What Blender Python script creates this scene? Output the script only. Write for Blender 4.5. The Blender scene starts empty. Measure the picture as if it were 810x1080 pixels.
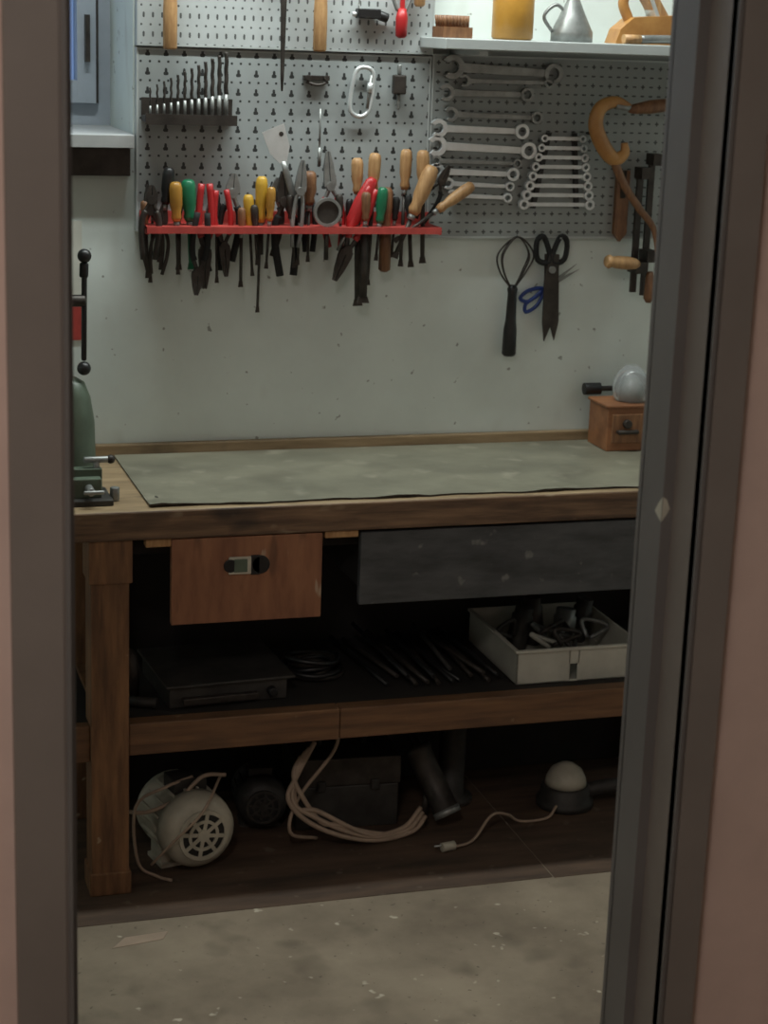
import bpy, math, random
from mathutils import Vector, Matrix
random.seed(7)
sc = bpy.context.scene
sc.view_settings.view_transform = 'Standard'

# ------------------------------------------------------------------ materials
def lin(c):
    return tuple(((v/255)/12.92 if v/255 <= 0.04045 else ((v/255+0.055)/1.055)**2.4) for v in c) + (1,)

def mk(name, rgb, rough=0.6, metal=0.0, var=0.25, scale=12, stretch=(1,1,1), bump=0.1, rgb2=None, detail=6, spec=None):
    m = bpy.data.materials.new(name); m.use_nodes = True
    nt = m.node_tree; N = nt.nodes; L = nt.links
    bs = N['Principled BSDF']
    tc = N.new('ShaderNodeTexCoord'); mp = N.new('ShaderNodeMapping')
    mp.inputs['Scale'].default_value = stretch
    L.new(tc.outputs['Object'], mp.inputs['Vector'])
    no = N.new('ShaderNodeTexNoise'); no.inputs['Scale'].default_value = scale
    no.inputs['Detail'].default_value = detail; no.inputs['Roughness'].default_value = 0.6
    L.new(mp.outputs[0], no.inputs['Vector'])
    cr = N.new('ShaderNodeValToRGB')
    a = lin(rgb)
    if rgb2 is None:
        lo = tuple(v*(1-var) for v in a[:3]) + (1,); hi = tuple(min(1, v*(1+var)) for v in a[:3]) + (1,)
    else:
        lo = lin(rgb2); hi = a
    cr.color_ramp.elements[0].position = 0.32; cr.color_ramp.elements[0].color = lo
    cr.color_ramp.elements[1].position = 0.68; cr.color_ramp.elements[1].color = hi
    L.new(no.outputs['Fac'], cr.inputs['Fac']); L.new(cr.outputs['Color'], bs.inputs['Base Color'])
    bs.inputs['Roughness'].default_value = rough; bs.inputs['Metallic'].default_value = metal
    if spec is not None: bs.inputs['Specular IOR Level'].default_value = spec
    if bump > 0:
        b = N.new('ShaderNodeBump'); b.inputs['Strength'].default_value = bump; b.inputs['Distance'].default_value = 0.004
        L.new(no.outputs['Fac'], b.inputs['Height']); L.new(b.outputs[0], bs.inputs['Normal'])
    return m

def add_specks(m, rgb, scale, thresh, thresh2, amount=1.0, stretch=(1,1,1)):
    nt = m.node_tree; N = nt.nodes; L = nt.links; bs = N['Principled BSDF']
    src = bs.inputs['Base Color'].links[0].from_socket
    tc = N.new('ShaderNodeTexCoord'); mp = N.new('ShaderNodeMapping'); mp.inputs['Scale'].default_value = stretch
    L.new(tc.outputs['Object'], mp.inputs['Vector'])
    vo = N.new('ShaderNodeTexNoise'); vo.inputs['Scale'].default_value = scale; vo.inputs['Detail'].default_value = 2
    L.new(mp.outputs[0], vo.inputs['Vector'])
    cr = N.new('ShaderNodeValToRGB')
    cr.color_ramp.elements[0].position = thresh; cr.color_ramp.elements[0].color = (0,0,0,1)
    cr.color_ramp.elements[1].position = thresh2; cr.color_ramp.elements[1].color = (amount,amount,amount,1)
    L.new(vo.outputs['Fac'], cr.inputs['Fac'])
    mx = N.new('ShaderNodeMixRGB'); L.new(cr.outputs['Color'], mx.inputs['Fac'])
    L.new(src, mx.inputs['Color1']); mx.inputs['Color2'].default_value = lin(rgb)
    L.new(mx.outputs[0], bs.inputs['Base Color'])

def pegmat(name, base, hole, specs):
    m = mk(name, base, rough=0.5, var=0.10, scale=6, bump=0.0)
    nt = m.node_tree; N = nt.nodes; L = nt.links; bs = N['Principled BSDF']
    src = bs.inputs['Base Color'].links[0].from_socket
    tc = N.new('ShaderNodeTexCoord'); sp = N.new('ShaderNodeSeparateXYZ'); L.new(tc.outputs['Object'], sp.inputs[0])
    def math_(op, a, b=None):
        n = N.new('ShaderNodeMath'); n.operation = op
        for i, v in enumerate((a, b)):
            if v is None: continue
            if isinstance(v, (int, float)): n.inputs[i].default_value = v
            else: L.new(v, n.inputs[i])
        return n.outputs[0]
    tot = None
    for (px, pz, ox, oz, hw, hh) in specs:
        def ax(s, p, o):
            t = math_('ADD', math_('DIVIDE', s, p), o + 50)
            return math_('MULTIPLY', math_('ABSOLUTE', math_('SUBTRACT', math_('FRACT', t), 0.5)), p)
        dx = math_('DIVIDE', ax(sp.outputs['X'], px, ox), hw)
        dz = math_('DIVIDE', ax(sp.outputs['Z'], pz, oz), hh)
        d = math_('ADD', math_('POWER', dx, 3.0), math_('POWER', dz, 3.0))
        k = math_('LESS_THAN', d, 1.0)
        tot = k if tot is None else math_('MAXIMUM', tot, k)
    mx = N.new('ShaderNodeMixRGB'); L.new(tot, mx.inputs['Fac']); L.new(src, mx.inputs['Color1'])
    mx.inputs['Color2'].default_value = lin(hole); L.new(mx.outputs[0], bs.inputs['Base Color'])
    b = N.new('ShaderNodeBump'); b.invert = True; b.inputs['Strength'].default_value = 0.6; b.inputs['Distance'].default_value = 0.002
    L.new(tot, b.inputs['Height']); L.new(b.outputs[0], bs.inputs['Normal'])
    return m

M = {}
M['wall'] = mk('white_plaster', (222,231,227), 0.75, rgb2=(205,213,209), scale=3, bump=0.15, detail=8)
add_specks(M['wall'], (110,108,100), 48, 0.69, 0.73, amount=0.7)
add_specks(M['wall'], (170,168,160), 9, 0.64, 0.78, amount=0.4, stretch=(1,1,0.5))
M['pink'] = mk('pink_beige_plaster', (202,174,162), 0.85, var=0.07, scale=8, bump=0.3)
M['taupe'] = mk('taupe_paint', (122,112,105), 0.5, var=0.08, scale=5, bump=0.05)
M['jambgrey'] = mk('grey_enamel_paint', (104,99,96), 0.5, var=0.08, scale=5, bump=0.05)
M['floor'] = mk('dusty_concrete', (146,132,113), 0.85, var=0.0, rgb2=(108,95,80), scale=3.5, bump=0.25, detail=12)
add_specks(M['floor'], (198,188,168), 24, 0.68, 0.73, amount=0.7)
add_specks(M['floor'], (82,71,58), 9, 0.58, 0.76, amount=0.55)
add_specks(M['floor'], (70,60,50), 60, 0.68, 0.74, amount=0.6)
M['bench_shade'] = mk('painted_bench_shade', (94,73,57), 0.8, rgb2=(56,43,34), scale=5, stretch=(0.8,4,1), bump=0.2)  # brown darkened to carry the shade under the bench
add_specks(M['bench_shade'], (130,118,100), 22, 0.66, 0.76, amount=0.4)
M['ceil'] = mk('ceiling_paint', (205,205,202), 0.9, var=0.04)
M['benchwood'] = mk('worn_bench_wood', (132,104,78), 0.6, rgb2=(72,54,41), scale=9, stretch=(0.6,5,7), bump=0.35, detail=10)
add_specks(M['benchwood'], (176,160,134), 22, 0.64, 0.72, amount=0.5, stretch=(0.5,1,1))
add_specks(M['benchwood'], (34,29,26), 12, 0.58, 0.68, amount=0.65, stretch=(0.5,1,1))
M['railwood'] = mk('rail_wood', (122,88,60), 0.6, rgb2=(86,60,41), scale=9, stretch=(0.6,5,7), bump=0.25, detail=10)
add_specks(M['railwood'], (170,152,124), 16, 0.68, 0.73, amount=0.5)
add_specks(M['railwood'], (44,34,27), 10, 0.60, 0.74, amount=0.5, stretch=(0.5,1,1))
M['benchtop'] = mk('oiled_bench_top_wood', (160,137,105), 0.55, rgb2=(118,98,72), scale=8, stretch=(0.6,5,5), bump=0.2)
add_specks(M['benchtop'], (70,58,45), 11, 0.60, 0.74, amount=0.5)
M['legwood'] = mk('leg_wood', (140,101,68), 0.65, rgb2=(90,62,42), scale=9, stretch=(6,6,0.7), bump=0.3)
add_specks(M['legwood'], (48,36,28), 9, 0.60, 0.74, amount=0.5, stretch=(1,1,0.5))
add_specks(M['legwood'], (184,168,142), 30, 0.71, 0.75, amount=0.6)
M['redwood'] = mk('reddish_plywood', (152,104,74), 0.6, rgb2=(118,76,54), scale=6, stretch=(5,5,1), bump=0.15)
add_specks(M['redwood'], (60,42,32), 14, 0.62, 0.72, amount=0.5, stretch=(2,1,0.5))
add_specks(M['redwood'], (190,178,156), 26, 0.71, 0.75, amount=0.5, stretch=(1.5,1,0.4))
M['boxwood'] = mk('cigar_box_wood', (146,98,64), 0.5, rgb2=(112,72,46), scale=6, stretch=(1,5,5), bump=0.1)
M['darkboard'] = mk('dark_grey_board', (82,84,86), 0.6, rgb2=(50,52,54), scale=7, stretch=(1,3,4), bump=0.15)
add_specks(M['darkboard'], (140,140,136), 30, 0.67, 0.75, amount=0.5)
M['shadewood'] = mk('shade_darkened_wood', (30,26,23), 0.85, var=0.3, bump=0.2)  # under-bench shade put into the wood colour
M['mat'] = mk('worn_linoleum', (131,128,111), 0.45, rgb2=(98,96,83), scale=4, stretch=(1,1.6,1), bump=0.08, detail=12)
add_specks(M['mat'], (168,162,144), 13, 0.58, 0.76, amount=0.5)
add_specks(M['mat'], (70,66,56), 6, 0.56, 0.76, amount=0.45)
M['black'] = mk('black_plastic', (24,24,25), 0.4, var=0.2, bump=0)
M['rubber'] = mk('black_rubber', (22,22,22), 0.8, var=0.2, bump=0)
M['steel'] = mk('bright_steel', (210,214,215), 0.32, 0.55, var=0.08, scale=30, bump=0)
M['steeld'] = mk('dull_steel', (138,140,138), 0.42, 0.6, var=0.25, scale=30, bump=0.05)
M['iron'] = mk('dark_iron', (62,57,53), 0.5, 0.5, var=0.35, scale=30, bump=0.1)
M['handle'] = mk('handle_wood', (192,153,106), 0.5, rgb2=(154,114,74), scale=20, stretch=(5,5,1), bump=0.05)
M['handled'] = mk('old_handle_wood', (136,96,64), 0.5, rgb2=(96,64,43), scale=20, stretch=(5,5,1), bump=0.05)
M['red'] = mk('red_plastic', (168,36,38), 0.4, var=0.15, bump=0)
M['redsteel'] = mk('red_painted_steel', (172,66,60), 0.5, var=0.2, scale=30, bump=0.02)
M['green'] = mk('green_plastic', (26,108,74), 0.35, var=0.12, bump=0)
M['yellow'] = mk('yellow_plastic', (192,152,52), 0.4, var=0.15, bump=0)
M['amber'] = mk('amber_plastic', (164,120,48), 0.35, var=0.2, bump=0)
M['blue'] = mk('blue_plastic', (38,62,128), 0.4, var=0.12, bump=0)
M['ochre'] = mk('ochre_varnished_wood', (184,136,76), 0.4, rgb2=(148,100,52), scale=14, bump=0.05)
M['white'] = mk('white_plastic', (208,208,198), 0.45, var=0.08, bump=0)
M['bin'] = mk('grey_white_bin_plastic', (182,180,168), 0.5, var=0.12, bump=0)
M['cream'] = mk('cream_enamel', (176,170,154), 0.5, var=0.18, scale=14, bump=0.05)
M['beige'] = mk('beige_cable_sheath', (156,136,118), 0.6, var=0.15, bump=0)
M['castgreen'] = mk('green_cast_enamel', (84,96,82), 0.4, var=0.2, scale=14, bump=0.1)
M['sill'] = mk('sill_stone', (166,168,168), 0.6, var=0.08)
M['shelfgrey'] = mk('light_grey_laminate', (172,177,176), 0.5, var=0.06, bump=0)
M['winframe'] = mk('window_frame_paint', (160,168,178), 0.5, var=0.08, bump=0)
M['junk'] = mk('greasy_metal', (58,56,53), 0.6, 0.3, var=0.4, scale=18, bump=0.2)
M['peg_l'] = pegmat('perforated_steel_grey', (152,158,158), (46,48,48),
    [(0.038,0.038,0.0,0.0,0.0028,0.0066),(0.038,0.038,0.0,0.12,0.0052,0.0036),(0.019,0.038,0.25,0.5,0.0024,0.0024)])
M['peg_u'] = pegmat('perforated_steel_lit', (176,181,181), (84,86,86),
    [(0.019,0.038,0.0,0.0,0.0022,0.0055),(0.019,0.038,0.25,0.5,0.0022,0.0022)])  # upper board coloured paler, glow of the nearby tube put into the colour
M['peg_r'] = pegmat('perforated_board_grey', (142,147,145), (64,66,65),
    [(0.02,0.02,0.0,0.0,0.0048,0.0018),(0.04,0.04,0.25,0.25,0.0018,0.0052)])
def glassmat():
    m = bpy.data.materials.new('window_glass'); m.use_nodes = True
    nt = m.node_tree; N = nt.nodes; L = nt.links; N.remove(N['Principled BSDF'])
    t = N.new('ShaderNodeBsdfTransparent'); t.inputs[0].default_value = (0.85,0.92,1,1)
    g = N.new('ShaderNodeBsdfGlossy'); g.inputs['Roughness'].default_value = 0.05
    n = N.new('ShaderNodeTexNoise'); mr = N.new('ShaderNodeMapRange'); L.new(n.outputs['Fac'], mr.inputs['Value'])
    mr.inputs['To Min'].default_value = 0.1; mr.inputs['To Max'].default_value = 0.2
    x = N.new('ShaderNodeMixShader'); L.new(mr.outputs[0], x.inputs[0]); L.new(t.outputs[0], x.inputs[1]); L.new(g.outputs[0], x.inputs[2])
    L.new(x.outputs[0], N['Material Output'].inputs[0]); return m
M['glass'] = glassmat()
M['clear'] = mk('clear_glass', (225,230,230), 0.08, var=0.03, bump=0)
M['clear'].node_tree.nodes['Principled BSDF'].inputs['Transmission Weight'].default_value = 0.75
M['emit'] = bpy.data.materials.new('fluorescent_tube'); M['emit'].use_nodes = True
_b = M['emit'].node_tree.nodes['Principled BSDF']; _b.inputs['Emission Color'].default_value = (0.93,1,0.98,1); _b.inputs['Emission Strength'].default_value = 6

# ------------------------------------------------------------------ mesh builder
def T(x=0, y=0, z=0, a=0, yaw=0):
    return Matrix.Translation((x,y,z)) @ Matrix.Rotation(math.radians(yaw),4,'Z') @ Matrix.Rotation(math.radians(-a),4,'Y')

def catmull(pts, n, closed=False):
    P = [Vector(p) for p in pts]; out = []
    m = len(P); R = range(m) if closed else range(m-1)
    for i in R:
        p1 = P[i]; p2 = P[(i+1)%m]
        p0 = P[(i-1)%m] if (closed or i>0) else p1*2-p2
        p3 = P[(i+2)%m] if (closed or i+2<m) else p2*2-p1
        for k in range(n):
            t = k/n
            out.append(0.5*((2*p1)+(p2-p0)*t+(2*p0-5*p1+4*p2-p3)*t*t+(3*p1-p0-3*p2+p3)*t**3))
    if not closed: out.append(P[-1])
    return out

class Bd:
    def __init__(s, X=None):
        s.v=[]; s.f=[]; s.mi=[]; s.sm=[]; s.mats=[]; s.X = X or Matrix.Identity(4)
    def add(s, vs, fs, mat, smooth=False):
        if isinstance(mat, str): mat = M[mat]
        if mat not in s.mats: s.mats.append(mat)
        k = s.mats.index(mat); o = len(s.v)
        s.v += [tuple(s.X @ Vector(v)) for v in vs]
        for i, f in enumerate(fs):
            s.f.append([o+q for q in f]); s.mi.append(k)
            s.sm.append(smooth[i] if isinstance(smooth, list) else smooth)
    def box(s, x0,x1,y0,y1,z0,z1, mat):
        vs=[(x,y,z) for x in (x0,x1) for y in (y0,y1) for z in (z0,z1)]
        s.add(vs, [(0,1,3,2),(4,6,7,5),(0,4,5,1),(2,3,7,6),(0,2,6,4),(1,5,7,3)], mat)
    def prism(s, pts, y0, y1, mat):
        n=len(pts)
        vs=[(p[0],y0,p[1]) for p in pts]+[(p[0],y1,p[1]) for p in pts]
        fs=[list(range(n)), list(range(2*n-1,n-1,-1))]+[(i,i+n,(i+1)%n+n,(i+1)%n) for i in range(n)]
        s.add(vs, fs, mat)
    def arc(s, cx, cz, ro, ri, a0, a1, y0, y1, mat, seg=24):
        full = abs(a1-a0) >= 359.9
        n = seg if full else seg+1
        vs=[]
        for i in range(n):
            a=math.radians(a0+(a1-a0)*i/seg)
            for r,y in ((ro,y0),(ri,y0),(ri,y1),(ro,y1)):
                vs.append((cx+r*math.cos(a), y, cz+r*math.sin(a)))
        fs=[]
        for i in range(seg):
            a=4*i; b=4*((i+1)%n)
            for k in range(4): fs.append((a+k,b+k,b+(k+1)%4,a+(k+1)%4))
        if not full: fs += [(0,1,2,3),(4*seg+3,4*seg+2,4*seg+1,4*seg)]
        s.add(vs, fs, mat)
    def lathe(s, p0, p1, prof, mat, seg=16, sq=(1,1)):
        p0=Vector(p0); d=(Vector(p1)-p0).normalized()
        h=Vector((0,1,0)) if abs(d.y)<0.9 else Vector((1,0,0))
        a=d.cross(h).normalized(); b=d.cross(a).normalized()
        vs=[]; fs=[]; sm=[]
        for (t,r) in prof:
            for k in range(seg):
                w=2*math.pi*k/seg
                vs.append(p0+d*t+a*(r*sq[0]*math.cos(w))+b*(r*sq[1]*math.sin(w)))
        for i in range(len(prof)-1):
            for k in range(seg):
                fs.append((i*seg+k,i*seg+(k+1)%seg,(i+1)*seg+(k+1)%seg,(i+1)*seg+k)); sm.append(True)
        fs.append(list(range(seg-1,-1,-1))); sm.append(False)
        e=(len(prof)-1)*seg; fs.append([e+k for k in range(seg)]); sm.append(False)
        s.add(vs, fs, mat, sm)
    def cyl(s, p0, p1, r, mat, r2=None, seg=16):
        L=(Vector(p1)-Vector(p0)).length
        s.lathe(p0,p1,[(0,r),(L,r if r2 is None else r2)],mat,seg)
    def ball(s, c, r, mat, sz=1.0, seg=16):
        c=Vector(c); pr=[]
        for i in range(9):
            a=math.pi*i/8; pr.append((r*sz*(1-math.cos(a)), max(r*math.sin(a),0.0001)))
        s.lathe(c-Vector((0,0,r*sz)), c+Vector((0,0,1)), pr, mat, seg)
    def sweep(s, pts, r, mat, closed=False, n=6, seg=8, flat=1.0, r2=None):
        P=catmull(pts,n,closed); m=len(P); vs=[]; fs=[]
        nrm=None
        for i,p in enumerate(P):
            t=(P[(i+1)%m]-P[i-1]) if closed else (P[min(i+1,m-1)]-P[max(i-1,0)])
            t.normalize()
            if nrm is None:
                h=Vector((0,1,0)) if abs(t.y)<0.9 else Vector((1,0,0)); nrm=(h-t*h.dot(t)).normalized()
            else: nrm=(nrm-t*nrm.dot(t)).normalized()
            b=t.cross(nrm)
            if callable(r): rr=r(i/(m-1))
            else: rr = r if r2 is None else r+(r2-r)*i/(m-1)
            for k in range(seg):
                w=2*math.pi*k/seg
                vs.append(p+nrm*(rr*flat*math.cos(w))+b*(rr*math.sin(w)))
        for i in range(m if closed else m-1):
            j=(i+1)%m
            for k in range(seg): fs.append((i*seg+k,i*seg+(k+1)%seg,j*seg+(k+1)%seg,j*seg+k))
        sm=[True]*len(fs)
        if not closed:
            fs+= [list(range(seg-1,-1,-1)),[(m-1)*seg+k for k in range(seg)]]; sm+=[False,False]
        s.add(vs, fs, mat, sm)
    def done(s, name, bevel=0, origin=None):
        c = Vector(origin) if origin is not None else sum((Vector(v) for v in s.v), Vector())/len(s.v)
        me=bpy.data.meshes.new(name)
        me.from_pydata([tuple(Vector(v)-c) for v in s.v],[],s.f)
        for m in s.mats: me.materials.append(m)
        me.polygons.foreach_set('material_index', s.mi); me.polygons.foreach_set('use_smooth', s.sm)
        me.update()
        import bmesh
        bm=bmesh.new(); bm.from_mesh(me); bmesh.ops.recalc_face_normals(bm, faces=bm.faces); bm.to_mesh(me); bm.free()
        o=bpy.data.objects.new(name, me); o.location=c; sc.collection.objects.link(o)
        if bevel>0:
            b=o.modifiers.new('bevel','BEVEL'); b.width=bevel; b.segments=2; b.limit_method='ANGLE'; b.angle_limit=math.radians(50)
        return o
def parent_to(child, par):
    child.parent = par; child.matrix_parent_inverse = Matrix.Translation(-Vector(par.location))

# ------------------------------------------------------------------ room shell
RX0, RX1 = -0.6, 2.45
NEAR, FAR = -1.82, -1.70
CZ = 2.55
WX0, WX1, WZ0, WZ1 = -0.25, 0.655, 1.475, 2.3
b=Bd()
b.box(WX1,RX1,0,0.4,0,CZ,'wall'); b.box(RX0,WX0,0,0.4,0,CZ,'wall')
b.box(WX0,WX1,0,0.4,0,WZ0,'wall'); b.box(WX0,WX1,0,0.4,WZ1,CZ,'wall')
b.done('wall_back', origin=(0,0,0))
b=Bd(); b.box(RX0-0.1,RX0,-5.2,0.4,0,CZ,'wall'); b.done('wall_left', origin=(0,0,0))
b=Bd(); b.box(RX1,RX1+0.1,-5.2,0.4,0,CZ,'wall'); b.done('wall_right', origin=(0,0,0))
b=Bd(); b.box(RX0-0.1,RX1+0.1,-5.3,-5.2,0,CZ,'pink'); b.done('wall_hall', origin=(0,0,0))
b=Bd(); b.box(RX0-0.1,RX1+0.1,-5.3,0.4,CZ,CZ+0.1,'ceil'); b.done('ceiling', origin=(0,0,0))
b=Bd(); b.box(RX0-0.1,RX1+0.1,-5.3,0.4,-0.1,0,'floor'); b.done('floor', origin=(0,0,0))
b=Bd(); b.box(0.30,1.44,-0.60,-0.001,0.0001,0.0012,'bench_shade'); b.box(1.443,2.2,-0.603,-0.001,0.0001,0.0012,'bench_shade'); b.done('floor_shadow_sheet', origin=(0,0,0))  # added dark sheets, painting the bench's shadow onto the floor
XL, XR = 0.290, 1.055
NF = NEAR-0.018
RB = -1.762
b=Bd()
b.box(RX0,XL-0.045,NEAR,FAR,0,CZ,'pink'); b.box(XR+0.045,RX1,NEAR,FAR,0,CZ,'pink'); b.box(XL-0.045,XR+0.045,NEAR,FAR,2.11,CZ,'pink')
b.done('wall_front', origin=(0,0,0))
b=Bd()
for (s,x) in ((-1,XL),(1,XR)):
    def bx(a,c,*r): b.box(min(x+s*a,x+s*c),max(x+s*a,x+s*c),*r)
    bx(0,0.045,RB,FAR+0.004,0,2.07,'jambgrey')
    bx(0.015,0.045,NF+0.004,RB,0,2.085,'taupe')
    bx(0.015,0.020,NF,NEAR,0,2.09,'jambgrey')
    bx(0.0235,0.066 if s>0 else 0.082,NF,NEAR-0.0005,0,2.14,'taupe')
    bx(0.0,0.06,FAR+0.001,FAR+0.014,0,2.12,'jambgrey')
b.box(XL-0.045,XR+0.045,RB,FAR+0.004,2.05,2.10,'jambgrey'); b.box(XL-0.03,XR+0.03,NF+0.004,RB,2.065,2.10,'taupe')
b.box(XL-0.082,XR+0.066,NF,NEAR-0.0005,2.075,2.14,'taupe')
b.prism([(XR+0.0003,1.130),(XR+0.006,1.126),(XR+0.011,1.114),(XR+0.007,1.106),(XR+0.0003,1.096)],RB-0.0006,RB-0.0001,'cream')
vs=[(RB+0.0,1.130),(RB+0.012,1.118),(RB+0.02,1.107),(RB+0.008,1.100),(RB+0.0,1.096)]
b.add([(XR-0.0004,y,z) for (y,z) in vs],[(0,1,2,3,4)],'cream')
b.done('door_frame', bevel=0.002, origin=(0,0,0))  # door frame: jambs, header and casing of the opening

# ------------------------------------------------------------------ window
b=Bd()
b.box(WX0,WX1,0.30,0.36,WZ0,WZ0+0.05,'winframe'); b.box(WX0,WX1,0.30,0.36,WZ1-0.06,WZ1,'winframe')
b.box(WX0,WX0+0.06,0.30,0.36,WZ0+0.05,WZ1-0.06,'winframe'); b.box(WX1-0.028,WX1,0.30,0.36,WZ0+0.05,WZ1-0.06,'winframe')
b.box(WX1-0.075,WX1-0.034,0.28,0.34,WZ0+0.052,WZ1-0.062,'winframe')
b.box(WX1-0.034,WX1-0.028,0.285,0.30,WZ0+0.052,WZ1-0.062,'iron')
b.box(WX0+0.062,WX0+0.10,0.28,0.34,WZ0+0.052,WZ1-0.062,'winframe')
b.box(WX0+0.10,WX1-0.075,0.281,0.339,WZ0+0.052,WZ0+0.10,'winframe')
b.box(0.18,0.22,0.283,0.337,WZ0+0.10,WZ1-0.062,'winframe')
b.box(WX0+0.10,0.18,0.318,0.322,WZ0+0.10,WZ1-0.062,'glass'); b.box(0.22,WX1-0.075,0.318,0.322,WZ0+0.10,WZ1-0.062,'glass')
b.box(0.596,0.606,0.262,0.28,WZ0+0.14,WZ0+0.24,'iron')
b.done('window_1')
b=Bd(); b.box(WX0-0.03,WX1-0.005,-0.05,-0.0005,WZ0-0.022,WZ0+0.004,'sill'); b.box(WX0+0.001,WX1-0.001,-0.0005,0.299,WZ0+0.0005,WZ0+0.004,'sill'); b.box(WX0,WX1-0.01,-0.03,-0.001,WZ0-0.080,WZ0-0.024,'iron')  # sill slab with a dark strip below it
b.done('trim_1', bevel=0.001)

# ------------------------------------------------------------------ pegboards
def board(name, x0,x1,z0,z1,yf,th,mat):
    b=Bd(); b.box(x0,x1,yf,yf+th,z0,z1,mat)
    for (a,c,d,e) in ((x0-0.004,x0,z0,z1),(x1,x1+0.004,z0,z1)): b.box(a,c,yf-0.001,-0.001,d,e,'shelfgrey')
    b.box(x0-0.004,x1+0.004,yf-0.001,-0.001,z0-0.004,z0,'shelfgrey'); b.box(x0-0.004,x1+0.004,yf-0.001,-0.001,z1,z1+0.004,'shelfgrey')
    return b.done(name, origin=(x0,yf,z0))
board('pegboard',0.662,1.288,1.285,1.650,-0.025,0.004,'peg_l')
board('pegboard',0.662,1.288,1.662,2.06,-0.032,0.004,'peg_u')
board('pegboard',1.298,2.10,1.272,1.656,-0.025,0.004,'peg_r')

# ------------------------------------------------------------------ wall shelf
b=Bd(); b.box(1.262,2.1,-0.20,-0.001,1.672,1.694,'shelfgrey')
for x in (1.34,1.98):
    b.box(x,x+0.02,-0.19,-0.002,1.6605,1.672,'shelfgrey')
b.done('wall_shelf', bevel=0.002)
SZ=1.6945
b=Bd(); b.lathe((1.44,-0.11,SZ),(1.44,-0.11,3),[(0,0.040),(0.005,0.044),(0.10,0.044),(0.118,0.034),(0.122,0.034)],'amber',24)
b.lathe((1.44,-0.11,SZ+0.122),(1.44,-0.11,3),[(0,0.037),(0.018,0.037),(0.020,0.034)],'steeld',24); b.done('glass_jar')
b=Bd(); b.lathe((1.575,-0.11,SZ),(1.575,-0.11,3),[(0,0.045),(0.02,0.045),(0.055,0.028),(0.09,0.012),(0.11,0.010)],'steeld',24)
b.sweep([(1.575,-0.11,SZ+0.10),(1.585,-0.11,SZ+0.14),(1.61,-0.11,SZ+0.19)],0.009,'steeld',r2=0.004)
b.sweep([(1.53,-0.11,SZ+0.02),(1.51,-0.11,SZ+0.05),(1.535,-0.11,SZ+0.075),(1.56,-0.11,SZ+0.06)],0.004,'steeld'); b.done('oil_can')
b=Bd(); b.prism([(1.66,SZ),(1.92,SZ),(1.92,SZ+0.055),(1.84,SZ+0.065),(1.70,SZ+0.055),(1.67,SZ+0.03)],-0.15,-0.09,'ochre')
b.sweep([(1.70,-0.12,SZ+0.05),(1.685,-0.12,SZ+0.085),(1.70,-0.12,SZ+0.115),(1.715,-0.12,SZ+0.11)],0.012,'ochre')
b.sweep([(1.88,-0.12,SZ+0.055),(1.87,-0.12,SZ+0.10),(1.90,-0.12,SZ+0.13)],0.013,'ochre')
b.X=T(1.77,-0.12,SZ+0.03,25); b.box(-0.004,0.004,-0.025,0.025,0,0.14,'steel'); b.X=T(1.79,-0.12,SZ+0.03,35); b.box(-0.012,0.012,-0.022,0.022,0,0.09,'handle')
b.done('hand_plane', bevel=0.002)
b=Bd(); b.sweep([(1.70,-0.185,SZ+0.010),(1.76,-0.18,SZ+0.012),(1.86,-0.18,SZ+0.012)],0.009,'steeld',flat=1.0); b.cyl((1.66,-0.19,SZ+0.010),(1.70,-0.185,SZ+0.010),0.0095,'handle'); b.done('spokeshave')
b=Bd(); b.box(1.266,1.33,-0.17,-0.10,SZ,SZ+0.022,'handled')
for i in range(8):
    for j in range(5): b.cyl((1.272+i*0.007,-0.165+j*0.014,SZ+0.022),(1.272+i*0.0075-0.003,-0.165+j*0.014,SZ+0.045),0.0025,'handled',seg=6)
b.done('scrubbing_brush')

# ------------------------------------------------------------------ upper board tools
def hammer(x, zb, r=0.0145, matn='handle'):
    b=Bd(); y=-0.058
    b.lathe((x,y,zb),(x,y,3),[(0,r*0.8),(0.004,r),(0.08,r*1.02),(0.15,r*0.8),(0.24,r*0.72),(0.29,r*0.7)],matn,16,(1,0.75))
    b.X=T(x,y,zb+0.285)
    b.prism([(-0.045,-0.014),(0.02,-0.013),(0.055,0.006),(0.058,0.012),(0.02,0.016),(-0.045,0.014)],-0.014,0.014,'iron')
    b.X=Matrix.Identity(4); b.cyl((x-0.06,y,zb+0.285),(x-0.043,y,zb+0.285),0.016,'steeld')
    b.done('hammer')
hammer(0.721,1.652); hammer(1.035,1.657)
b=Bd(); b.lathe((0.957,-0.055,1.575),(0.957,-0.055,3),[(0,0.002),(0.03,0.004),(0.09,0.005),(0.20,0.007),(0.21,0.007)],'iron',10,(1,0.6))
b.lathe((0.957,-0.055,1.78),(0.957,-0.055,3),[(0,0.006),(0.01,0.012),(0.09,0.013),(0.11,0.008)],'handled',14); b.done('rasp')
b=Bd(X=T(1.145,-0.05,1.735)); b.box(-0.03,0.02,-0.012,0.012,-0.008,0.012,'black'); b.cyl((0.018,0,0),(0.038,0,-0.006),0.010,'black'); b.cyl((-0.03,0,0),(-0.04,0,0),0.005,'steel'); b.sweep([(-0.02,0.005,0.01),(-0.02,0.018,0.02),(-0.02,0.018,0.05)],0.002,'steeld'); b.done('tape_measure',bevel=0.002)
b=Bd(); b.lathe((1.212,-0.055,1.690),(1.212,-0.055,3),[(0,0.007),(0.005,0.012),(0.04,0.013),(0.06,0.009)],'red',14)
b.sweep([(1.202,-0.055,1.745),(1.190,-0.055,1.78),(1.200,-0.055,1.82),(1.225,-0.055,1.82),(1.232,-0.055,1.78),(1.220,-0.055,1.745)],0.004,'steeld'); b.box(1.208,1.217,-0.058,-0.052,1.74,1.80,'red'); b.done('fret_saw')
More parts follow.
